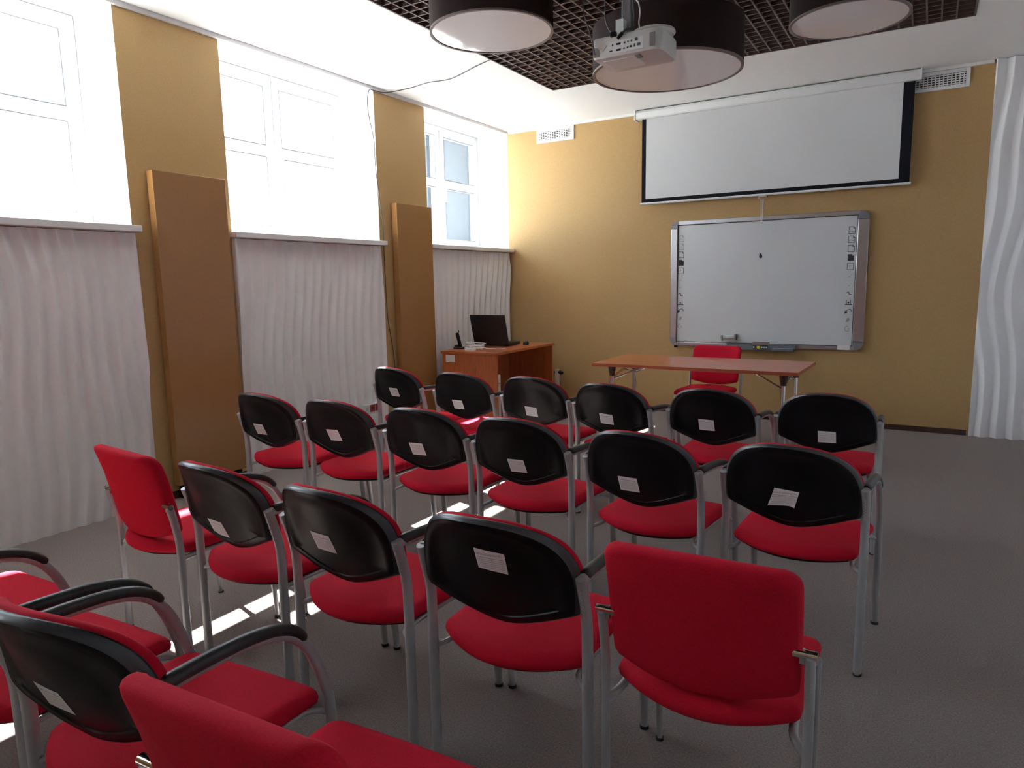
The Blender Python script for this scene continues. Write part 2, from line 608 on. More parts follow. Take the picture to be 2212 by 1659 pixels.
drum_lamp(2.093, 3.242, 2.811, .350, .195, 'dark drum pendant lamp nearest the windows, bright window reflected in it')
drum_lamp(3.016, 3.556, 2.523, .400, .235, 'dark drum pendant lamp hanging lowest, right behind the projector')
drum_lamp(3.840, 4.206, 2.817, .310, .175, 'dark drum pendant lamp at the right, over the aisle side')

# ---- projector
PX, PY, PZ = 3.112, 2.720, 2.383
t = thing('ceiling_projector', 'white data projector hung upside down from a ceiling pole', 'projector', (PX, PY, PZ))


def rrect(x0, x1, y0, y1, rr, z, n=6):
    pts = []
    for cx, cy, a0 in ((x1 - rr[1], y0 + rr[1], -PI / 2), (x1 - rr[2], y1 - rr[2], 0), (x0 + rr[3], y1 - rr[3], PI / 2), (x0 + rr[0], y0 + rr[0], PI)):
        r_ = {0: rr[1], 1: rr[2], 2: rr[3], 3: rr[0]}[len(pts) // (n + 1)]
        for i in range(n + 1):
            a = a0 + PI / 2 * i / n
            pts.append((cx + r_ * math.cos(a), cy + r_ * math.sin(a), z))
    return pts


rr = (.012, .045, .03, .03)
W2, DP, HH = .158, .235, .096
rings = [[(0, DP / 2, .0)], rrect(-W2 + .02, W2 - .02, .02, DP - .02, rr, .0), rrect(-W2 + .004, W2 - .004, .004, DP - .004, rr, .004),
         rrect(-W2, W2, 0, DP, rr, .014), rrect(-W2, W2, 0, DP, rr, HH - .014), rrect(-W2 + .005, W2 - .005, .005, DP - .005, rr, HH - .003),
         rrect(-W2 + .02, W2 - .02, .02, DP - .02, rr, HH), [(0, DP / 2, HH)]]
part('projector_body', MB().loft(rings), MT['proj'], t)
cp = part('connector_plate', MB().box(-.078, .078, -.002, .006, .014, .066), MT['enamel'], t, bevel=.001)
for x, z, w_, h_ in ((-.062, .050, .006, .008), (-.034, .051, .020, .008), (-.006, .052, .006, .007), (.010, .053, .006, .007), (.026, .054, .006, .007), (.048, .056, .013, .013),
                     (-.034, .026, .020, .008), (-.008, .028, .006, .006), (.008, .029, .006, .006), (.024, .031, .008, .008), (.040, .033, .005, .012), (.060, .034, .013, .010), (-.070, .026, .014, .006)):
    part('port', MB().box(x - w_ / 2, x + w_ / 2, -.0035, -.001, z - h_ / 2, z + h_ / 2), MT['ink'], cp)
for i in range(6):
    part('vent_slot', MB().box(.108 + i * .0045, .1105 + i * .0045, -.0012, .004, .016, .072), MT['grille'], t)
for i in range(6):
    part('vent_slot', MB().box(-.152 + i * .0045, -.1495 + i * .0045, -.0012, .004, .012, .052), MT['grille'], t)
part('paper_tag', MB().box(-.016, .016, -.0012, .001, -.016, .016), MT['pipe'], t, loc=(-.112, -.001, .052), rot=(0, math.radians(40), 0))
part('underside_lid', MB().box(-.12, .03, .03, .17, -.004, .003), MT['enamel'], t, bevel=.002)
part('underside_latch', MB().box(.034, .056, .012, .06, -.007, .002), MT['grille'], t, bevel=.002)
mb = MB()
ring = lambda rr_, zz: [(.085 + rr_ * math.cos(2 * PI * k / 32), .115 + rr_ * math.sin(2 * PI * k / 32), zz) for k in range(32)]
mb.loft([[(.085, .115, HH - .004)], ring(.088, HH - .004), ring(.096, HH + .006), ring(.092, HH + .016), ring(.07, HH + .020), [(.085, .115, HH + .021)]])
part('top_dome', mb, MT['proj'], t)
part('lens_ring', MB().tube([(.085, DP - .01, .05), (.085, DP + .012, .05)], .032, 24), MT['grille'], t)
mb = MB()
mb.box(-.068, -.030, .045, .085, HH, HH + .075)
part('mount_bracket', mb, MT['enamel'], t, bevel=.002)
mb = MB()
mb.box(-.055, -.015, .085, .125, HH - .002, H + .5 - PZ)
part('ceiling_pole', mb, MT['alu'], t, bevel=.002)
part('cable_plug', MB().box(-.072, -.044, -.012, .006, .084, .104), MT['black'], t, bevel=.003)
part('cable_plug', MB().tube([(-.036, -.010, .070), (-.014, -.008, .092)], [.006, .0085], 8), MT['black'], t)
part('signal_cable', MB().tube(catmull([(-.014, -.008, .092), (.004, .0, .106), (.02, .03, .118), (.006, .08, .17), (.002, .07, .35), (.0, .08, H + .2 - PZ)]), .0045, 6), MT['cable_dark'], t)
part('signal_cable', MB().tube(catmull([(-.146, -.006, .022), (-.150, -.012, .06), (-.178, .0, .14), (-.212, .02, .235), (-.235, .03, .50), (-.24, .03, H + .2 - PZ)]), .0028, 6), MT['cable_dark'], t)
part('signal_cable', MB().tube(catmull([(-.065, -.004, .100), (-.085, .0, .13), (-.100, .01, .17), (-.108, .02, .26), (-.11, .02, H + .2 - PZ)]), .0028, 6), MT['cable_dark'], t)
part('signal_cable', MB().tube(catmull([(.045, .05, HH + .015), (.040, .05, .14), (.052, .03, .175), (.045, .03, .215), (.02, .06, .26), (.004, .08, .45), (.0, .10, H + .2 - PZ)]), .0032, 6), MT['cable'], t)

# ---- cable from the ceiling grid along the ceiling and down the pier
pts = [(1.275, 4.527, H - .004), (1.076, 4.597, H - .010), (0.905, 4.681, H - .010), (0.704, 4.757, H - .010), (0.512, 4.727, H - .012),
       (0.296, 4.772, H - .010), (0.116, 4.780, H - .010), (0.036, 4.70, H - .030), (0.030, 4.560, H - .038), (0.030, 4.510, 3.085), (0.032, 4.479, 2.985),
       (0.032, 4.493, 2.853), (.030, 4.542, 2.676), (.016, 4.565, 2.429), (.016, 4.600, 2.165), (.016, 4.632, 1.918), (.016, 4.628, 1.809),
       (.016, 4.630, 1.60), (.016, 4.628, 1.472), (.016, 4.642, 1.091), (.016, 4.705, .72), (.016, 4.72, .06)]
tag(part('black_cable', MB().tube(catmull(pts, 5), .0042, 6), MT['cable_dark'], None), 'thin dark cable sagging across the white ceiling and down the pier', 'cable')


# ---- vents on the front wall
def vent(x0, x1, z0, z1, label):
    xc, zc = (x0 + x1) / 2, (z0 + z1) / 2
    t = thing('air_vent', label, 'vent', (xc, D, zc), 0, 'white vents high on the front wall')
    w, h = (x1 - x0) / 2, (z1 - z0) / 2
    f = .030
    mb = MB()
    mb.box(-w, -w + f, -.016, 0, -h, h).box(w - f, w, -.016, 0, -h, h)
    mb.box(-w + f, w - f, -.016, 0, -h, -h + f).box(-w + f, w - f, -.016, 0, h - f, h)
    part('vent_frame', mb, MT['enamel'], t, bevel=.002)
    part('vent_duct', MB().box(-w + f, w - f, -.003, -.001, -h + f, h - f), MT['ink'], t)
    n = 5
    lv = MB().box(-w + f, w - f, -.0135, -.006, -.0036, .0036).mesh('louver_long', MT['enamel'], False)
    for i in range(n):
        link('louver', lv, t, (0, 0, -h + f + (2 * h - 2 * f) * (i + .5) / n))
    lv2 = MB().box(-.0042, .0042, -.011, -.0035, -h + f, h - f).mesh('louver_cross', MT['enamel'], False)
    n = 14
    for i in range(n):
        link('louver', lv2, t, (-w + f + (2 * w - 2 * f) * (i + .5) / n, 0, 0))


vent(.397, .862, 2.956, H - .028, 'white louvered vent at the left of the front wall, near the corner window')
vent(4.035, 4.502, 2.950, H - .028, 'white louvered vent at the right end of the projection screen case')

# ---- projection screen
SX0, SX1 = 1.618, 4.143
t = thing('projection_screen', 'white pull-down projection screen with black border, half lowered', 'screen', ((SX0 + SX1) / 2, D, 2.19))
hx = (SX1 - SX0) / 2
cz = 3.038 - 2.19
mb = MB()
prof = [(-.020, 0), (-.125, 0), (-.135, .012), (-.135, .060), (-.120, .084), (-.020, .084)]
n = len(prof)
vs_ = [(-hx, y, cz + z) for y, z in prof] + [(hx, y, cz + z) for y, z in prof]
mb.add(vs_, [tuple(range(n)), tuple(reversed(range(n, 2 * n)))] + [(i, (i + 1) % n, n + (i + 1) % n, n + i) for i in range(n)])
part('screen_case', mb, MT['enamel'], t, bevel=.003)
for s in (-1, 1):
    a, b = sorted((s * hx, s * (hx + .012)))
    part('case_end_cap', MB().box(a, b, -.138, -.012, cz - .006, cz + .090), MT['enamel'], t, bevel=.003)


def cloth(x0, x1, z0, z1, nx, nz, th=.0015, off=0.0):
    vs_, fs_ = [], []
    f = lambda x, z: -.088 + off + .0035 * math.sin(3.1 * x + 1.3 * z) * (cz - z) / cz + .0025 * math.sin(7 * x + 5 * z)
    for s in (0, 1):
        for j in range(nz + 1):
            for i in range(nx + 1):
                x = x0 + (x1 - x0) * i / nx
                z = z0 + (z1 - z0) * j / nz
                vs_.append((x, f(x, z) + s * th, z))
    W_ = nx + 1
    K = W_ * (nz + 1)
    for j in range(nz):
        for i in range(nx):
            q = (j * W_ + i, j * W_ + i + 1, (j + 1) * W_ + i + 1, (j + 1) * W_ + i)
            fs_.append(q)
            fs_.append(tuple(K + a for a in reversed(q)))
    loop = [i for i in range(W_)] + [j * W_ + nx for j in range(1, nz + 1)] + [nz * W_ + i for i in range(nx - 1, -1, -1)] + [j * W_ for j in range(nz - 1, 0, -1)]
    for i in range(len(loop)):
        a, b = loop[i], loop[(i + 1) % len(loop)]
        fs_.append((a, K + a, K + b, b))
    return MB().add(vs_, fs_)


xl, xr = 1.676 - (SX0 + SX1) / 2, 4.108 - (SX0 + SX1) / 2
part('screen_fabric', cloth(xl + .044, xr - .085, .050, cz + .02, 40, 12), MT['screen'], t)
part('black_border', cloth(xl, xl + .044, .012, cz + .02, 2, 12), MT['screen_black'], t)
part('black_border', cloth(xr - .085, xr, .012, cz + .02, 2, 12), MT['screen_black'], t)
part('black_border', cloth(xl + .044, xr - .085, .012, .050, 40, 1), MT['screen_black'], t)
part('bottom_bar', MB().tube([(xl - .012, -.088, .004), (xr + .012, -.088, .004)], .011, 12), MT['enamel'], t)
hc = 2.890 - (SX0 + SX1) / 2
mb = MB()
mb.tube([(hc - .03, -.098, -.012), (hc - .042, -.098, -.028), (hc - .012, -.098, -.036), (hc - .010, -.098, -.060)], .004, 6)
mb.tube([(hc + .03, -.098, -.012), (hc + .042, -.098, -.028), (hc + .012, -.098, -.036), (hc + .010, -.098, -.060)], .004, 6)
mb.tube([(hc - .03, -.098, -.012), (hc + .03, -.098, -.012)], .004, 6)
part('pull_handle', mb, MT['enamel'], t)
part('pull_cord', MB().tube(catmull([(hc - .010, -.098, -.055), (hc - .006, -.098, -.20), (hc - .004, -.098, -.32), (hc + .003, -.098, -.55)], 4), .0035, 6), MT['cable'], t)
part('pull_cord', MB().tube(catmull([(hc + .010, -.098, -.055), (hc + .004, -.098, -.20), (hc - .004, -.098, -.32)], 4), .0035, 6), MT['cable'], t)
mb = MB()
mb.lathe([(.001, -.594), (.011, -.590), (.014, -.578), (.009, -.562), (.004, -.545), (.001, -.545)], 16, cx=hc + .003, cy=-.098)
part('cord_knob', mb, MT['black'], t)

# ---- interactive whiteboard
t = thing('interactive_whiteboard', 'silver framed interactive whiteboard with icon columns on the front wall', 'whiteboard', (2.900, D, 1.36))
BW, BH = .915, .637
ib, it = -.600, .597          # inner edge heights
il, ir = -.845, .822
YF = -.052
part('board_core', MB().box(-BW + .02, BW - .02, -.030, -.006, -BH + .02, BH - .02), MT['alu_grey'], t)
part('board_surface', MB().box(il + .006, ir - .006, -.036, -.030, ib + .006, it - .006), MT['board'], t)
mb = MB()
mb.box(il, il + .006, -.040, -.030, ib, it).box(ir - .006, ir, -.040, -.030, ib, it)
mb.box(il, ir, -.0395, -.030, ib, ib + .006).box(il, ir, -.0395, -.030, it - .006, it)
part('board_gasket', mb, MT['ink'], t)
CR = .075


def bar(x0, x1, z0, z1):
    return MB().box(x0, x1, YF, -.004, z0, z1)


part('frame_bar', bar(-BW, il, -BH + CR, BH - CR), MT['alu'], t, bevel=.006)
part('frame_bar', bar(ir, BW, -BH + CR, BH - CR), MT['alu'], t, bevel=.006)
part('frame_bar', bar(-BW + CR, BW - CR, -BH, ib), MT['alu'], t, bevel=.004)
part('frame_bar', bar(-BW + CR, BW - CR, it, BH), MT['alu'], t, bevel=.004)
for sx in (-1, 1):
    for sz in (-1, 1):
        n = 8
        xin = (il if sx < 0 else ir)
        zin = (ib if sz < 0 else it)
        cx, cz_ = sx * (BW - CR), sz * (BH - CR)
        arc = [(cx + sx * CR * math.cos(a * PI / 2 / n), cz_ + sz * CR * math.sin(a * PI / 2 / n)) for a in range(n + 1)]
        poly = [(sx * BW, cz_)] + arc[1:] + [(cx, zin if abs(zin) < abs(sz * BH) else sz * BH)]
        poly += [(xin, zin), (xin, cz_)] if True else []
        m_ = len(poly)
        mb = MB()
        mb.add([(x, YF - .001, z) for x, z in poly] + [(x, -.004, z) for x, z in poly],
               [tuple(range(m_)), tuple(reversed(range(m_, 2 * m_)))] + [(i, (i + 1) % m_, m_ + (i + 1) % m_, m_ + i) for i in range(m_)])
        part('frame_corner', mb, MT['alu_grey'], t)


def icon(kind, x, z, soft=False):
    mb = MB()
    y = -.0362
    w, h, st = .026, .030, .0042
    if kind in ('page', 'page_marked', 'fill', 'dot'):
        c = .014
        out = [(x - w, z - h), (x - w, z + h), (x + w - c, z + h), (x + w, z + h - c), (x + w, z - h), (x - w, z - h)]
        if kind == 'dot':
            out = [(x - w, z - h), (x - w, z + h), (x + w, z + h), (x + w, z - h), (x - w, z - h)]
        if kind == 'fill':
            mb.box(x - w, x + w - c, y - .0015, y, z - h, z + h)
            mb.box(x + w - c, x + w, y - .0015, y, z - h, z + h - c)
        else:
            mb.ribbon(out, st, y)
            if kind != 'dot':
                mb.ribbon([(x + w - c, z + h), (x + w - c, z + h - c), (x + w, z + h - c)], st, y)
            else:
                mb.box(x - .008, x - .001, y - .0015, y, z + .002, z + .010)
            if kind == 'page_marked':
                mb.ribbon([(x - .022, z - .012), (x - .005, z - .004), (x + .006, z - .014), (x + .024, z - .010)], .003, y)
    elif kind == 'tick':
        mb.ribbon([(x - .012, z - .010), (x - .004, z - .014), (x + .004, z - .006)], .004, y)
        mb.ribbon([(x + .010, z + .008), (x + .016, z + .012)], .003, y)
    elif kind == 'squiggle':
        mb.ribbon([(x - .020, z + .004), (x - .010, z + .014), (x + .0, z + .008), (x + .0, z - .004), (x + .010, z - .010), (x + .020, z - .008)], .0055, y)
    elif kind == 'stamp':
        mb.box(x - .030, x + .030, y - .0015, y, z - .024, z - .014)
        mb.ribbon([(x - .018, z + .020), (x - .016, z - .012)], .004, y)
        mb.ribbon([(x + .018, z + .020), (x + .016, z - .012)], .004, y)
        mb.box(x - .008, x + .006, y - .0015, y, z - .010, z + .002)
    elif kind == 'undo':
        mb.ribbon([(x - .016, z - .006), (x - .004, z + .012), (x + .014, z + .018), (x + .026, z + .010), (x + .028, z - .004)], .0055, y)
        mb.add([(x - .032, y - .0015, z - .028), (x - .004, y - .0015, z - .010), (x - .026, y - .0015, z + .006)], [(0, 1, 2)])
    elif kind == 'blob':
        mb.add([(x - .018, y - .0015, z - .016), (x + .006, y - .0015, z - .018), (x + .020, y - .0015, z + .012), (x - .002, y - .0015, z + .020)], [(0, 1, 2, 3)])
    elif kind == 'turn':
        a = [(x + .024 * math.cos(q), z + .024 * math.sin(q)) for q in [PI * .45 + i * PI * 1.35 / 9 for i in range(10)]]
        mb.ribbon(a, .005, y)
        mb.ribbon([(x + .004, z + .006), (x + .016, z + .0), (x + .010, z - .010)], .004, y)
    part('icon', mb, MT['ink_soft'] if soft else MT['ink'], t, smooth=False)


kinds = ['page_marked', 'page_marked', 'page', 'fill', 'dot', 'tick', 'tick', 'squiggle', 'stamp', 'undo', 'blob', 'turn']
for xs, soft0 in ((2.092 - 2.900, True), (3.675 - 2.900, False)):
    for i, kd in enumerate(kinds):
        icon(kd, xs, 1.822 - 1.36 - i * .0817, soft=(i in (5, 6, 10, 11)) or (soft0 and i in (0, 1)))
part('white_sticker', MB().box(.698, .806, YF - .002, YF, -BH + .004, ib + .012), MT['paper'], t)
part('wall_bracket', MB().box(-.868, -.842, -.045, -.01, -BH - .022, -BH), MT['black'], t)

# eraser stuck on the board, pen tray under it
t = thing('board_eraser', 'small white eraser stuck low on the whiteboard surface', 'eraser', (2.600, D - .0365, .815), 0)
t.rotation_euler = (0, math.radians(-5), 0)
part('eraser_body', MB().box(-.060, .060, -.040, -.0, -.018, .024), MT['enamel'], t, bevel=.004)
for s in (-1, 1):
    a, b = sorted((s * .060, s * .074))
    part('eraser_end', MB().box(a, b, -.052, -.0, -.024, .032), MT['grille'], t, bevel=.003)
part('felt_strip', MB().box(-.058, .058, -.044, -.040, -.016, .000), MT['alu_grey'], t)
t = thing('pen_tray', 'grey pen tray with a small control box under the whiteboard', 'tray', (2.905, D - .0545, .735))
mb = MB()
mb.box(-.325, .325, -.066, -.060, -.030, .012).box(-.325, .325, -.060, .0, -.030, -.022).box(-.325, .325, -.006, .0, -.030, .024)
part('tray_shelf', mb, MT['tray'], t, bevel=.003)
part('tray_shelf_lip', MB().box(.130, .322, -.090, -.066, -.032, -.004), MT['tray'], t, bevel=.004)
cb = part('control_box', MB().box(-.055, .100, -.098, -.068, -.030, .056), MT['tray'], t, bevel=.006)
part('box_plate', MB().box(-.048, .092, -.1005, -.098, -.020, .024), MT['ink'], cb)
part('box_cover', MB().box(-.052, .096, -.1010, -.068, .026, .058), MT['alu'], cb, bevel=.003)
part('yellow_mark', MB().box(-.012, .022, -.1015, -.1004, -.010, .016), MT['yellow'], cb)
for x in (-.040, .038, .058, .078):
    part('button', MB().box(x - .006, x + .006, -.1015, -.1004, -.004, .010), MT['enamel'], cb)
for x, c in ((-.20, 'ink'), (-.10, 'black')):
    part('marker_pen', MB().tube([(x - .065, -.035, -.013), (x + .06, -.035, -.013)], [.008, .0085], 10), MT[c], t)


# ================================================================== table, desk and what stands there
t = thing('folding_table', 'long cherry folding table with chrome legs before the whiteboard', 'table', (2.754, 5.300, 0), -.022)
TW, TD = .802, .378
part('tabletop', MB().box(-TW, TW, -TD, TD, .709, .735), [MT['cherry']], t, bevel=.002)
mb = MB()
mb.box(-TW - .0015, TW + .0015, -TD - .0015, -TD, .710, .734).box(-TW - .0015, TW + .0015, TD, TD + .0015, .710, .734)
mb.box(-TW - .0015, -TW, -TD, TD, .710, .734).box(TW, TW + .0015, -TD, TD, .710, .734)
part('edge_band', mb, MT['cherry_edge'], t)
for sx in (-1, 1):
    x = sx * .682
    for y in (-.245, .245):
        lg = part('leg', MB().tube([(x, y, .012), (x, y, .66)], .0165, 14), MT['chrome'], t)
        part('foot_cap', MB().tube([(x, y, 0), (x, y, .020)], .019, 14), MT['rubber'], lg)
        mb = MB()
        mb.loft([[(x, y, .709)], [(x + .036 * math.cos(a), y + .036 * math.sin(a), .709) for a in [2 * PI * k / 16 for k in range(16)]],
                 [(x + .020 * math.cos(a), y + .020 * math.sin(a), .617) for a in [2 * PI * k / 16 for k in range(16)]], [(x, y, .617)]])
        part('leg_bracket', mb, MT['base'], lg)
        part('brace', MB().tube([(x, y, .590), (x - sx * .26, y * .55, .704)], .0075, 8), MT['chrome'], t)
    part('brace', MB().tube([(x, -.245, .600), (x, 0, .655), (x, .245, .600)], .0075, 8), MT['chrome'], t)

t = thing('laptop_desk', 'cherry wood desk by the corner window carrying the black laptop', 'desk', (.499, 5.822, 0), .008)
DW, DL = .328, .599
part('desktop', MB().box(-DW, DW, -DL, DL, .725, .750), MT['cherry'], t, bevel=.002)
part('side_panel', MB().box(-DW + .012, DW - .012, -DL + .012, -DL + .034, .0, .725), MT['cherry_side'], t, bevel=.001)
part('side_panel', MB().box(-DW + .012, DW - .012, DL - .034, DL - .012, .0, .725), MT['cherry_side'], t, bevel=.001)
part('modesty_panel', MB().box(-DW + .08, -DW + .10, -DL + .034, DL - .034, .10, .725), MT['cherry_side'], t)
part('paper_label', MB().box(-.275, -.165, -DL + .0108, -DL + .012, .638, .712), MT['paper'], t)

t = thing('slim_computer', 'slim light grey computer standing on edge inside the near end of the desk', 'computer', (.655, 5.305, 0))
part('computer_case', MB().box(-.150, .136, -.034, .036, .012, .530), MT['trim'], t, bevel=.003)
fp = part('front_panel', MB().box(.136, .142, -.032, .034, .015, .527), MT['trim'], t, bevel=.002)
part('drive_slot', MB().box(.142, .1432, -.022, .024, .44, .452), MT['grille'], fp)
part('power_button', MB().tube([(.142, .0, .40), (.1445, .0, .40)], .008, 12), MT['enamel'], fp)
for a in (-.12, .11):
    part('case_foot', MB().box(a - .015, a + .015, -.030, .032, 0, .012), MT['rubber'], t)

t = thing('laptop', 'open black laptop with its lid back towards the chairs', 'laptop', (.385, 5.840, .750), .12)
part('laptop_base', MB().box(-.200, .200, .0, .295, .004, .034), MT['laptop'], t, bevel=.005)
part('keyboard', MB().box(-.175, .175, .035, .160, .0335, .0355), MT['ink'], t)
lid = part('lid', MB().box(-.200, .200, -.016, .0, .0, .315), MT['laptop'], t, bevel=.004, loc=(0, .004, .034), rot=(math.radians(18), 0, 0))
part('display', MB().box(-.182, .182, -.0002, .0012, .022, .292), MT['ink'], lid)
part('hinge', MB().tube([(-.15, .004, .031), (.15, .004, .031)], .008, 10), MT['laptop'], t)
for x in (-.17, .17):
    for y in (.02, .25):
        part('rubber_foot', MB().tube([(x, y, 0), (x, y, .005)], .008, 10), MT['rubber'], t)

t = thing('mouse', 'dark computer mouse lying beyond the laptop near the wall corner', 'mouse', (.640, 6.120, .750), .4)
mb = MB()
rg = lambda s, z: [(s * .031 * math.cos(2 * PI * k / 20), s * .055 * math.sin(2 * PI * k / 20), z) for k in range(20)]
mb.loft([[(0, 0, 0)], rg(.96, .0), rg(1, .008), rg(.9, .022), rg(.55, .032), [(0, 0, .035)]])
bd = part('mouse_body', mb, MT['laptop'], t)
part('scroll_wheel', MB().tube([(-.003, .03, .030), (.003, .03, .030)], .007, 12), MT['grille'], t)

t = thing('cordless_phone', 'black cordless handset leaning in its cradle at the desk corner', 'phone', (.232, 5.460, .750), .25)
mb = MB()
mb.box(-.050, .050, -.035, .045, 0, .020).box(-.045, -.010, -.020, .030, .020, .042)
part('cradle', mb, MT['laptop'], t, bevel=.004)
part('handset', MB().box(-.013, .013, -.020, .020, .0, .150), MT['laptop'], t, bevel=.005, loc=(.018, 0, .018), rot=(0, math.radians(-14), 0))
part('antenna', MB().tube([(.0, .012, .165), (-.009, .012, .195)], .005, 8), MT['laptop'], t)

# white cable bundle on the desk
rc = random.Random(3)
pts = []
for i in range(40):
    a = 2 * PI * i / 11
    pts.append((.445 + (.100 + rc.uniform(-.02, .02)) * math.cos(a), 5.420 + (.045 + rc.uniform(-.012, .012)) * math.sin(a) + .0012 * i, 0.755 + .0016 * i + .006 * abs(math.sin(1.7 * a))))
pts += [(.55, 5.47, .765), (.60, 5.52, .757), (.66, 5.55, .755), (.70, 5.60, .755)]
t = thing('cable_bundle', 'bundle of coiled white cable on the desk before the laptop', 'cable', (0, 0, 0))
part('coil', MB().tube(catmull(pts, 4), .0045, 6), MT['cable'], t)
part('cable_tie', MB().box(.420, .428, 5.36, 5.40, .751, .795), MT['cable'], t, bevel=.002)
tag(part('adapter', MB().box(-.05, .05, -.028, .028, 0, .020), MT['cable'], None, bevel=.004, loc=(.455, 5.335, .7505), rot=(0, 0, .12)),
    'flat white power adapter at the edge of the desk', 'adapter')

# heating pipe with valve in the corner behind the desk
t = thing('heating_pipe', 'short pale pipe with dark valve knob beside the desk by the front wall', 'pipe', (.652, D - .055, 0))
part('pipe_riser', MB().tube([(0, 0, 0), (0, 0, .405)], .026, 16), MT['pipe'], t)
part('valve_body', MB().tube([(-.035, 0, .372), (.035, 0, .372)], .020, 14), MT['base'], t)
part('valve_knob', MB().tube([(.030, 0, .372), (.042, 0, .370), (.060, 0, .362), (.066, 0, .350)], [.018, .022, .022, .014], 14), MT['black'], t)

# socket strip low on the middle wavy panel
t = thing('wall_socket', 'white socket strip with two red outlets low on the wavy panel', 'socket', (.0425, 4.330, .310))
part('back_plate', MB().box(0, .014, -.115, .115, -.042, .042), MT['enamel'], t, bevel=.003)
for y, m_ in ((-.072, 'enamel'), (.0, 'redplast'), (.072, 'redplast')):
    so = part('outlet', MB().box(.014, .020, y - .032, y + .032, -.032, .032), MT[m_], t, bevel=.003)
    part('outlet_hole', MB().tube([(.0195, y, 0), (.0206, y, 0)], .017, 16), MT['ink'] if m_ != 'enamel' else MT['trim'], so)
part('cable_duct', MB().box(0, .030, -.075, .105, -.300, -.050), MT['enamel'], t, bevel=.003)


# ================================================================== chairs
def back_outline():
    """armchair backrest: flattened arch above, shield point below"""
    pts = []
    n = 40
    for i in range(n + 1):
        a = PI * i / n
        c, s = math.cos(a), math.sin(a)
        pts.append((.237 * math.copysign(abs(c) ** (2 / 2.35), c), .648 + .188 * abs(s) ** (2 / 2.35)))
    pts += [(-.2365, .625), (-.235, .600), (-.231, .588)]
    m_ = 30
    f = lambda q: (math.sqrt(q * q + .10) - math.sqrt(.10)) / (math.sqrt(1.10) - math.sqrt(.10))
    for i in range(m_ + 1):
        x = -.224 + .448 * i / m_
        pts.append((x, .503 + .077 * f(abs(x) / .224)))
    pts += [(.231, .588), (.235, .600), (.2365, .625)]
    return pts


def surf_a(x, z):
    return -.10 * (z - .66) - (-.015 + .36 * (z - .505)) * (1 - (x / .237) ** 2)


def back_outline_b():
    pts = []
    hw, zt, rc_ = .219, .806, .045
    for cx, sgn, a0 in ((hw - rc_, 1, 0), (-hw + rc_, -1, PI / 2)):
        for i in range(9):
            a = a0 + PI / 2 * i / 8
            pts.append((cx + rc_ * math.cos(a), zt - rc_ + rc_ * math.sin(a)))
    pts += [(-hw, .70), (-hw + .001, .62), (-hw + .003, .54), (-hw + .006, .502), (-hw + .016, .491)]
    m_ = 20
    for i in range(m_ + 1):
        x = -.185 + .37 * i / m_
        pts.append((x, .458 + .030 * (abs(x) / .19) ** 2))
    pts += [(hw - .016, .491), (hw - .006, .502), (hw - .003, .54), (hw - .001, .62), (hw, .70)]
    return pts


def surf_b(x, z):
    return -.20 * (z - .61) - .30 * max(0, z - .66) ** 1.6 - .042 * (1 - (x / .219) ** 2)


def shell(outl, cx, cz_, rings, surf):
    out = []
    for s, off in rings:
        if s == 0:
            out.append([(cx, surf(cx, cz_) + off, cz_)])
        else:
            out.append([(cx + (x - cx) * s, surf(cx + (x - cx) * s, cz_ + (z - cz_) * s) + off, cz_ + (z - cz_) * s) for x, z in outl])
    return MB().loft(out)


OA, OB = back_outline(), back_outline_b()
me_shell = shell(OA, 0, .655, [(0, .004), (.3, .004), (.6, .004), (.815, .004), (.835, .0), (.952, 0), (.974, .004), (.994, .013), (1.0, .019), (.998, .024), (.98, .026), (.6, .026), (0, .026)], surf_a).mesh('back_shell', MT['black'], True, 50)
me_rim_sheen = shell(OA, 0, .655, [(.953, -.0008), (.975, .0030), (.996, .0122), (1.0025, .0190)], surf_a).mesh('rim_sheen', MT['rim_sheen_mat'], True, 60)  # strip laid over the shell edge, painted lighter as its sky highlight
me_cush = shell(OA, 0, .655, [(0, .0255), (.9, .0255), (.985, .0255), (1.002, .032), (.998, .042), (.97, .050), (.88, .055), (.5, .058), (0, .059)], surf_a).mesh('back_cushion', MT['red'], True, 60)
me_backb = shell(OB, 0, .64, [(0, -.002), (.6, -.001), (.9, .0), (.960, .004), (.992, .014), (1.0, .025), (.992, .038), (.955, .048), (.8, .052), (0, .053)], surf_b).mesh('backrest', MT['red'], True, 60)


def seat_outline():
    """square front, sharp rear corners, bowed rear edge"""
    pts = []

    def arc(cx, cy, r_, a0, a1, n):
        for i in range(n + 1):
            a = math.radians(a0 + (a1 - a0) * i / n)
            pts.append((cx + r_ * math.cos(a), cy + r_ * math.sin(a)))
    arc(.196, .416, .030, 0, 90, 6)
    for i in range(1, 6):
        pts.append((.196 - .392 * i / 6, .446 + .006 * math.sin(PI * i / 6)))
    arc(-.196, .416, .030, 90, 180, 6)
    for i in range(1, 5):
        pts.append((-.226 + .010 * i / 5, .416 - .33 * i / 5))
    arc(-.188, .076, .028, 180, 238, 5)
    for i in range(1, 14):
        x = -.203 + .406 * i / 14
        pts.append((x, -.034 + .086 * (abs(x) / .203) ** 2.0))
    arc(.188, .076, .028, 302, 360, 5)
    for i in range(1, 5):
        pts.append((.216 + .010 * i / 5, .086 + .33 * i / 5))
    return pts


SEAT = seat_outline()


def seat_ring(s, z, crown=False):
    out = []
    for x, y in SEAT:
        x, y = x * s, .212 + (y - .212) * s
        zz = z - (.014 * max(0, (y - .30) / .146) ** 2 if crown else 0)
        out.append((x, y, zz))
    return out


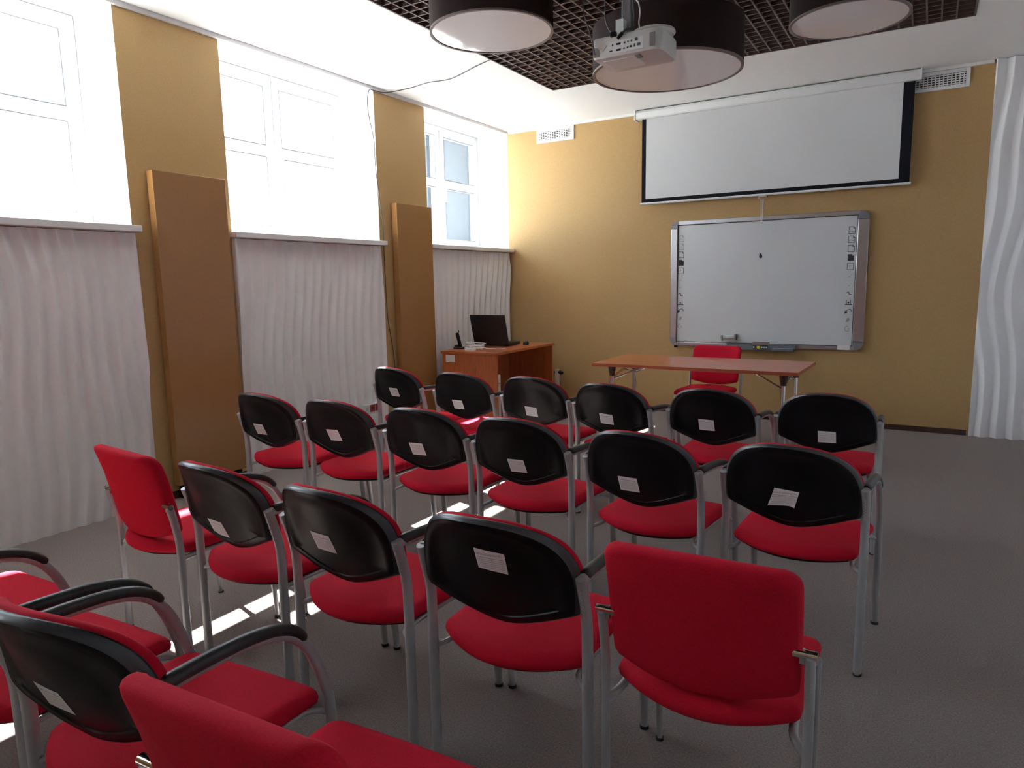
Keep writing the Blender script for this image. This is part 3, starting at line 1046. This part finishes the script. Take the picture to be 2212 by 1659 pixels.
me_seat = MB().loft([[(0, .212, .408)], seat_ring(.90, .408), seat_ring(.965, .411), seat_ring(.993, .419, 1), seat_ring(1.0, .429, 1), seat_ring(.990, .440, 1), seat_ring(.955, .449, 1),
                     seat_ring(.86, .454, 1), seat_ring(.5, .453, 1), [(0, .212, .452)]]).mesh('seat', MT['red'], True, 60)
me_pan = MB().loft([[(0, .212, .390)], seat_ring(.80, .390), seat_ring(.88, .396), seat_ring(.90, .408), [(0, .212, .408)]]).mesh('seat_pan', MT['black'], True, 60)

WL = .240


def tube_mesh(name, path, r, m_, n=12, squash=1.0):
    return MB().tube(path, r, n, squash=squash).mesh(name, m_, True, 50)


ARM = {}
for s in (-1, 1):
    x = s * WL
    ARM[s] = dict(
        rear=tube_mesh('rear_leg', [(x, .040, .006), (x, .040, .30)] + catmull([(x, .040, .45), (x, .039, .53), (x, .033, .575), (x, .019, .63), (x, .001, .690)], 4), .0142, MT['silver'], 14, 1.12),
        front=tube_mesh('front_leg', [(x, .486, .006), (x, .482, .05), (x, .462, .25), (x, .446, .425)], [.0115, .0135, .014, .014], MT['silver'], 14),
        arm=tube_mesh('arm_tube', catmull([(x, .004, .682), (x, .06, .680), (x, .14, .676), (x, .22, .668), (x, .285, .653), (x, .338, .626), (x, .382, .580), (x, .418, .508), (x, .446, .420)], 4), .0130, MT['silver'], 14),
        pad=MB().tube(catmull([(x, .020, .688), (x, .06, .688), (x, .14, .684), (x, .22, .676), (x, .288, .661), (x, .338, .637), (x, .374, .604)], 4),
                      [.012] + [.0158] * 23 + [.0125], 14).mesh('armrest', MT['rubber'], True, 50),
        rail=tube_mesh('seat_rail', catmull([(x * .985, .040, .375), (s * .205, .060, .388), (s * .198, .12, .392), (s * .198, .36, .392), (s * .208, .42, .385), (x * .985, .448, .375)], 4), .0075, MT['silver'], 10),
        rfoot=tube_mesh('foot_cap', [(x, .040, 0), (x, .040, .010)], .0155, MT['rubber'], 12),
        ffoot=tube_mesh('foot_cap', [(x, .486, 0), (x, .486, .010)], .0145, MT['rubber'], 12),
    )
ARMLESS = {}
for s in (-1, 1):
    x = s * .235
    ARMLESS[s] = dict(
        rear=tube_mesh('rear_leg', [(x, .030, .006), (x, .030, .25)] + catmull([(x, .030, .38), (x, .029, .46), (x, .020, .53), (x, .004, .608)], 4), .0112, MT['silver'], 12, 1.3),
        front=tube_mesh('front_leg', [(s * .217, .434, .006), (s * .217, .430, .06), (s * .217, .405, .395)], [.0075, .0095, .0135], MT['silver'], 12),
        rail=tube_mesh('seat_rail', catmull([(x * .985, .032, .360), (s * .212, .040, .380), (s * .200, .09, .392), (s * .200, .34, .392), (s * .214, .40, .388)], 4), .0105, MT['silver'], 10),
        clip=MB().tube([(s * .200, .003, .612), (s * .249, .003, .612)], .0105, 14).box(min(s * .214, s * .224), max(s * .214, s * .224), -.002, .010, .590, .622).mesh('back_clip', MT['chrome'], True, 50),
        rfoot=tube_mesh('foot_cap', [(x, .030, 0), (x, .030, .008)], .0135, MT['rubber'], 12),
        ffoot=tube_mesh('foot_cap', [(s * .217, .434, 0), (s * .217, .434, .008)], .0125, MT['rubber'], 12),
    )


def squiggle_mark(x, y0, z0, z1, ly):
    """unreadable embossed maker's squiggle running down the back of a leg"""
    mb = MB()
    q = random.Random(11)
    n = 16
    pts = []
    for i in range(n + 1):
        pts.append((x + (.0045 if i % 2 else -.0045) * q.uniform(.5, 1), z0 + (z1 - z0) * i / n))
    for (a, za), (b, zb) in zip(pts, pts[1:]):
        ya = y0 + ly * (za - z0)
        yb = y0 + ly * (zb - z0)
        w = .0010
        mb.add([(a - w, ya, za), (a + w, ya, za), (b + w, yb, zb), (b - w, yb, zb), (a - w, ya + .001, za), (a + w, ya + .001, za), (b + w, yb + .001, zb), (b - w, yb + .001, zb)],
               [(0, 1, 2, 3), (7, 6, 5, 4), (0, 4, 5, 1), (1, 5, 6, 2), (2, 6, 7, 3), (3, 7, 4, 0)])
    return mb


me_mark_a = squiggle_mark(WL, .0165, .575, .660, -.28).mesh('maker_mark', MT['mark'], False)
me_mark_b = squiggle_mark(.235, .0115, .500, .580, -.18).mesh('maker_mark', MT['mark'], False)


def sticker_mesh(cx, cz_, rot=0.0, curl=0.0, w=.042, h=.032):
    vs_, fs_ = [], []
    nx, nz = 10, 6
    for sd_ in (0, 1):
        for j in range(nz + 1):
            for i in range(nx + 1):
                a, b = -w + 2 * w * i / nx, -h + 2 * h * j / nz
                x = cx + a * math.cos(rot) - b * math.sin(rot)
                z = cz_ + a * math.sin(rot) + b * math.cos(rot)
                y = surf_a(x, z) + .0032 - (.0006 if sd_ == 0 else 0)
                if curl:
                    e_ = max(0, (-a / w) * .8 - (b / h) * .6)
                    y -= curl * e_ ** 1.5 * .026 + curl * max(0, a / w - .55) * .016 * (1 - b / h)
                    x -= curl * max(0, -b / h * .5 + .5) * .014
                vs_.append((x, y, z))
    W_ = nx + 1
    K = W_ * (nz + 1)
    for j in range(nz):
        for i in range(nx):
            q = (j * W_ + i, j * W_ + i + 1, (j + 1) * W_ + i + 1, (j + 1) * W_ + i)
            fs_ += [q, tuple(K + a for a in reversed(q))]
    loop = [i for i in range(W_)] + [j * W_ + nx for j in range(1, nz + 1)] + [nz * W_ + i for i in range(nx - 1, -1, -1)] + [j * W_ for j in range(nz - 1, 0, -1)]
    for i in range(len(loop)):
        a, b = loop[i], loop[(i + 1) % len(loop)]
        fs_.append((a, K + a, K + b, b))
    return MB().add(vs_, fs_).mesh('sticker', MT['label'], True, 60)


def armchair(loc, rotz, label, group, stick=None):
    t = thing('armchair', label, 'chair', (loc[0], loc[1], 0), rotz, group)
    link('seat', me_seat, t)
    link('seat_pan', me_pan, t)
    b = link('back_shell', me_shell, t)
    b['label'] = 'black plastic back shell'
    link('rim_sheen', me_rim_sheen, b)
    link('back_cushion', me_cush, t)
    for s in (-1, 1):
        A = ARM[s]
        l1 = link('leg', A['rear'], t)
        link('foot_cap', A['rfoot'], l1)
        l2 = link('leg', A['front'], t)
        link('foot_cap', A['ffoot'], l2)
        a = link('arm_tube', A['arm'], t)
        p = link('armrest', A['pad'], t)
        p['label'] = 'black armrest pad'
        link('seat_rail', A['rail'], t)
        if s == 1:
            link('maker_mark', me_mark_a, l1)
    if stick:
        st = link('sticker', sticker_mesh(*stick), t)
        st['label'] = 'white paper sticker with small print'
    return t


def armless(loc, rotz, label, group):
    t = thing('armless_chair', label, 'chair', (loc[0], loc[1], 0), rotz, group)
    link('seat', me_seat, t)
    link('seat_pan', me_pan, t)
    link('backrest', me_backb, t)
    for s in (-1, 1):
        A = ARMLESS[s]
        l1 = link('leg', A['rear'], t)
        link('foot_cap', A['rfoot'], l1)
        l2 = link('leg', A['front'], t)
        link('foot_cap', A['ffoot'], l2)
        link('seat_rail', A['rail'], t)
        c = link('back_clip', A['clip'], t)
        c['label'] = 'chrome back clip'
        if s == 1:
            link('maker_mark', me_mark_b, l1)
    return t


G1, G2, G3, G4 = 'chairs in the front row', 'chairs in the second row', 'chairs in the third row', 'chairs in the back row'
ORD = ['first', 'second', 'third', 'fourth', 'fifth', 'sixth']
rowa = [(1.089, 3.471, -.123, (0.005, 0.651, .0)), (1.693, 3.416, -.041, (-0.026, 0.609, .0)), (2.233, 3.418, -.041, (-0.010, 0.605, -.05)),
        (2.775, 3.350, -.083, (-0.015, 0.616, -.04)), (3.346, 3.380, -.025, (-0.018, 0.627, .0)), (3.903, 3.468, .025, (0.007, 0.598, .02))]
laba = ['black-backed red armchair of the front row nearest the windows, sun on its top edge',
        'black-backed red armchair of the front row with sun patches on its seat, before the desk',
        'black-backed red armchair, third of the front row from the windows, before the desk opening',
        'black-backed red armchair, fourth of the front row, before the left end of the folding table',
        'black-backed red armchair, fifth of the front row, before the red chair at the table',
        'black-backed red armchair at the aisle end of the front row']
for (x, y, r_, st), lb in zip(rowa, laba):
    armchair((x, y), r_, lb, G1, st)
rowb = [(1.180, 2.253, -.010, (-0.049, 0.616, .03)), (1.712, 2.260, -.001, (-0.003, 0.639, .06)), (2.273, 2.262, .011, (-0.026, 0.621, .04)),
        (2.805, 2.252, -.025, (-0.001, 0.606, .05)), (3.375, 2.215, -.081, (-0.039, 0.603, .02)), (3.931, 2.246, -.061, (-0.006, 0.629, -.06, 1.0))]
labb = ['black-backed red armchair of the second row nearest the tall ochre panel',
        'black-backed red armchair, second of the second row, before the wall socket',
        'black-backed red armchair, third of the second row from the windows',
        'black-backed red armchair, fourth of the second row from the windows',
        'black-backed red armchair, fifth of the second row, beside the one with the peeling sticker',
        'black-backed red armchair with a peeling sticker at the aisle end of the second row']
for (x, y, r_, st), lb in zip(rowb, labb):
    armchair((x, y), r_, lb, G2, st)
armless((1.735, 1.160, ), -.09, 'red-backed armless chair at the window end of the third row', G3)
armchair((2.284, 1.145), -.067, 'black-backed red armchair beside the window-end armless red chair, sun on the floor under it', G3, (-0.051, 0.575, -.02))
armchair((2.834, 1.122), -.042, 'black-backed red armchair in the middle of the third row', G3, (-0.026, 0.646, .0))
armchair((3.391, 1.132), .022, 'black-backed red armchair with a high slanted sticker, beside the large red-backed chair', G3, (0.023, 0.715, -.07))
armless((3.911, 1.165), .030, 'large red-backed armless chair at the aisle end of the third row', G3)
armless((1.842, .345), .020, 'red armless chair cut off by the left edge, sun on its seat front', G4)
armchair((2.362, .300), .060, 'red armchair between the left-edge seat and the near black-backed armchair', G4, (-.01, .625, .0))
armchair((2.922, .321), .088, 'black-backed red armchair in the near left corner with curved sticker', G4, (-0.051, 0.602, -.02))
armless((3.461, .289), .050, 'red armless chair nearest the camera at the bottom edge', G4)
armless((2.690, 6.005), PI - .09, 'red armless chair behind the folding table, facing the rows', None)
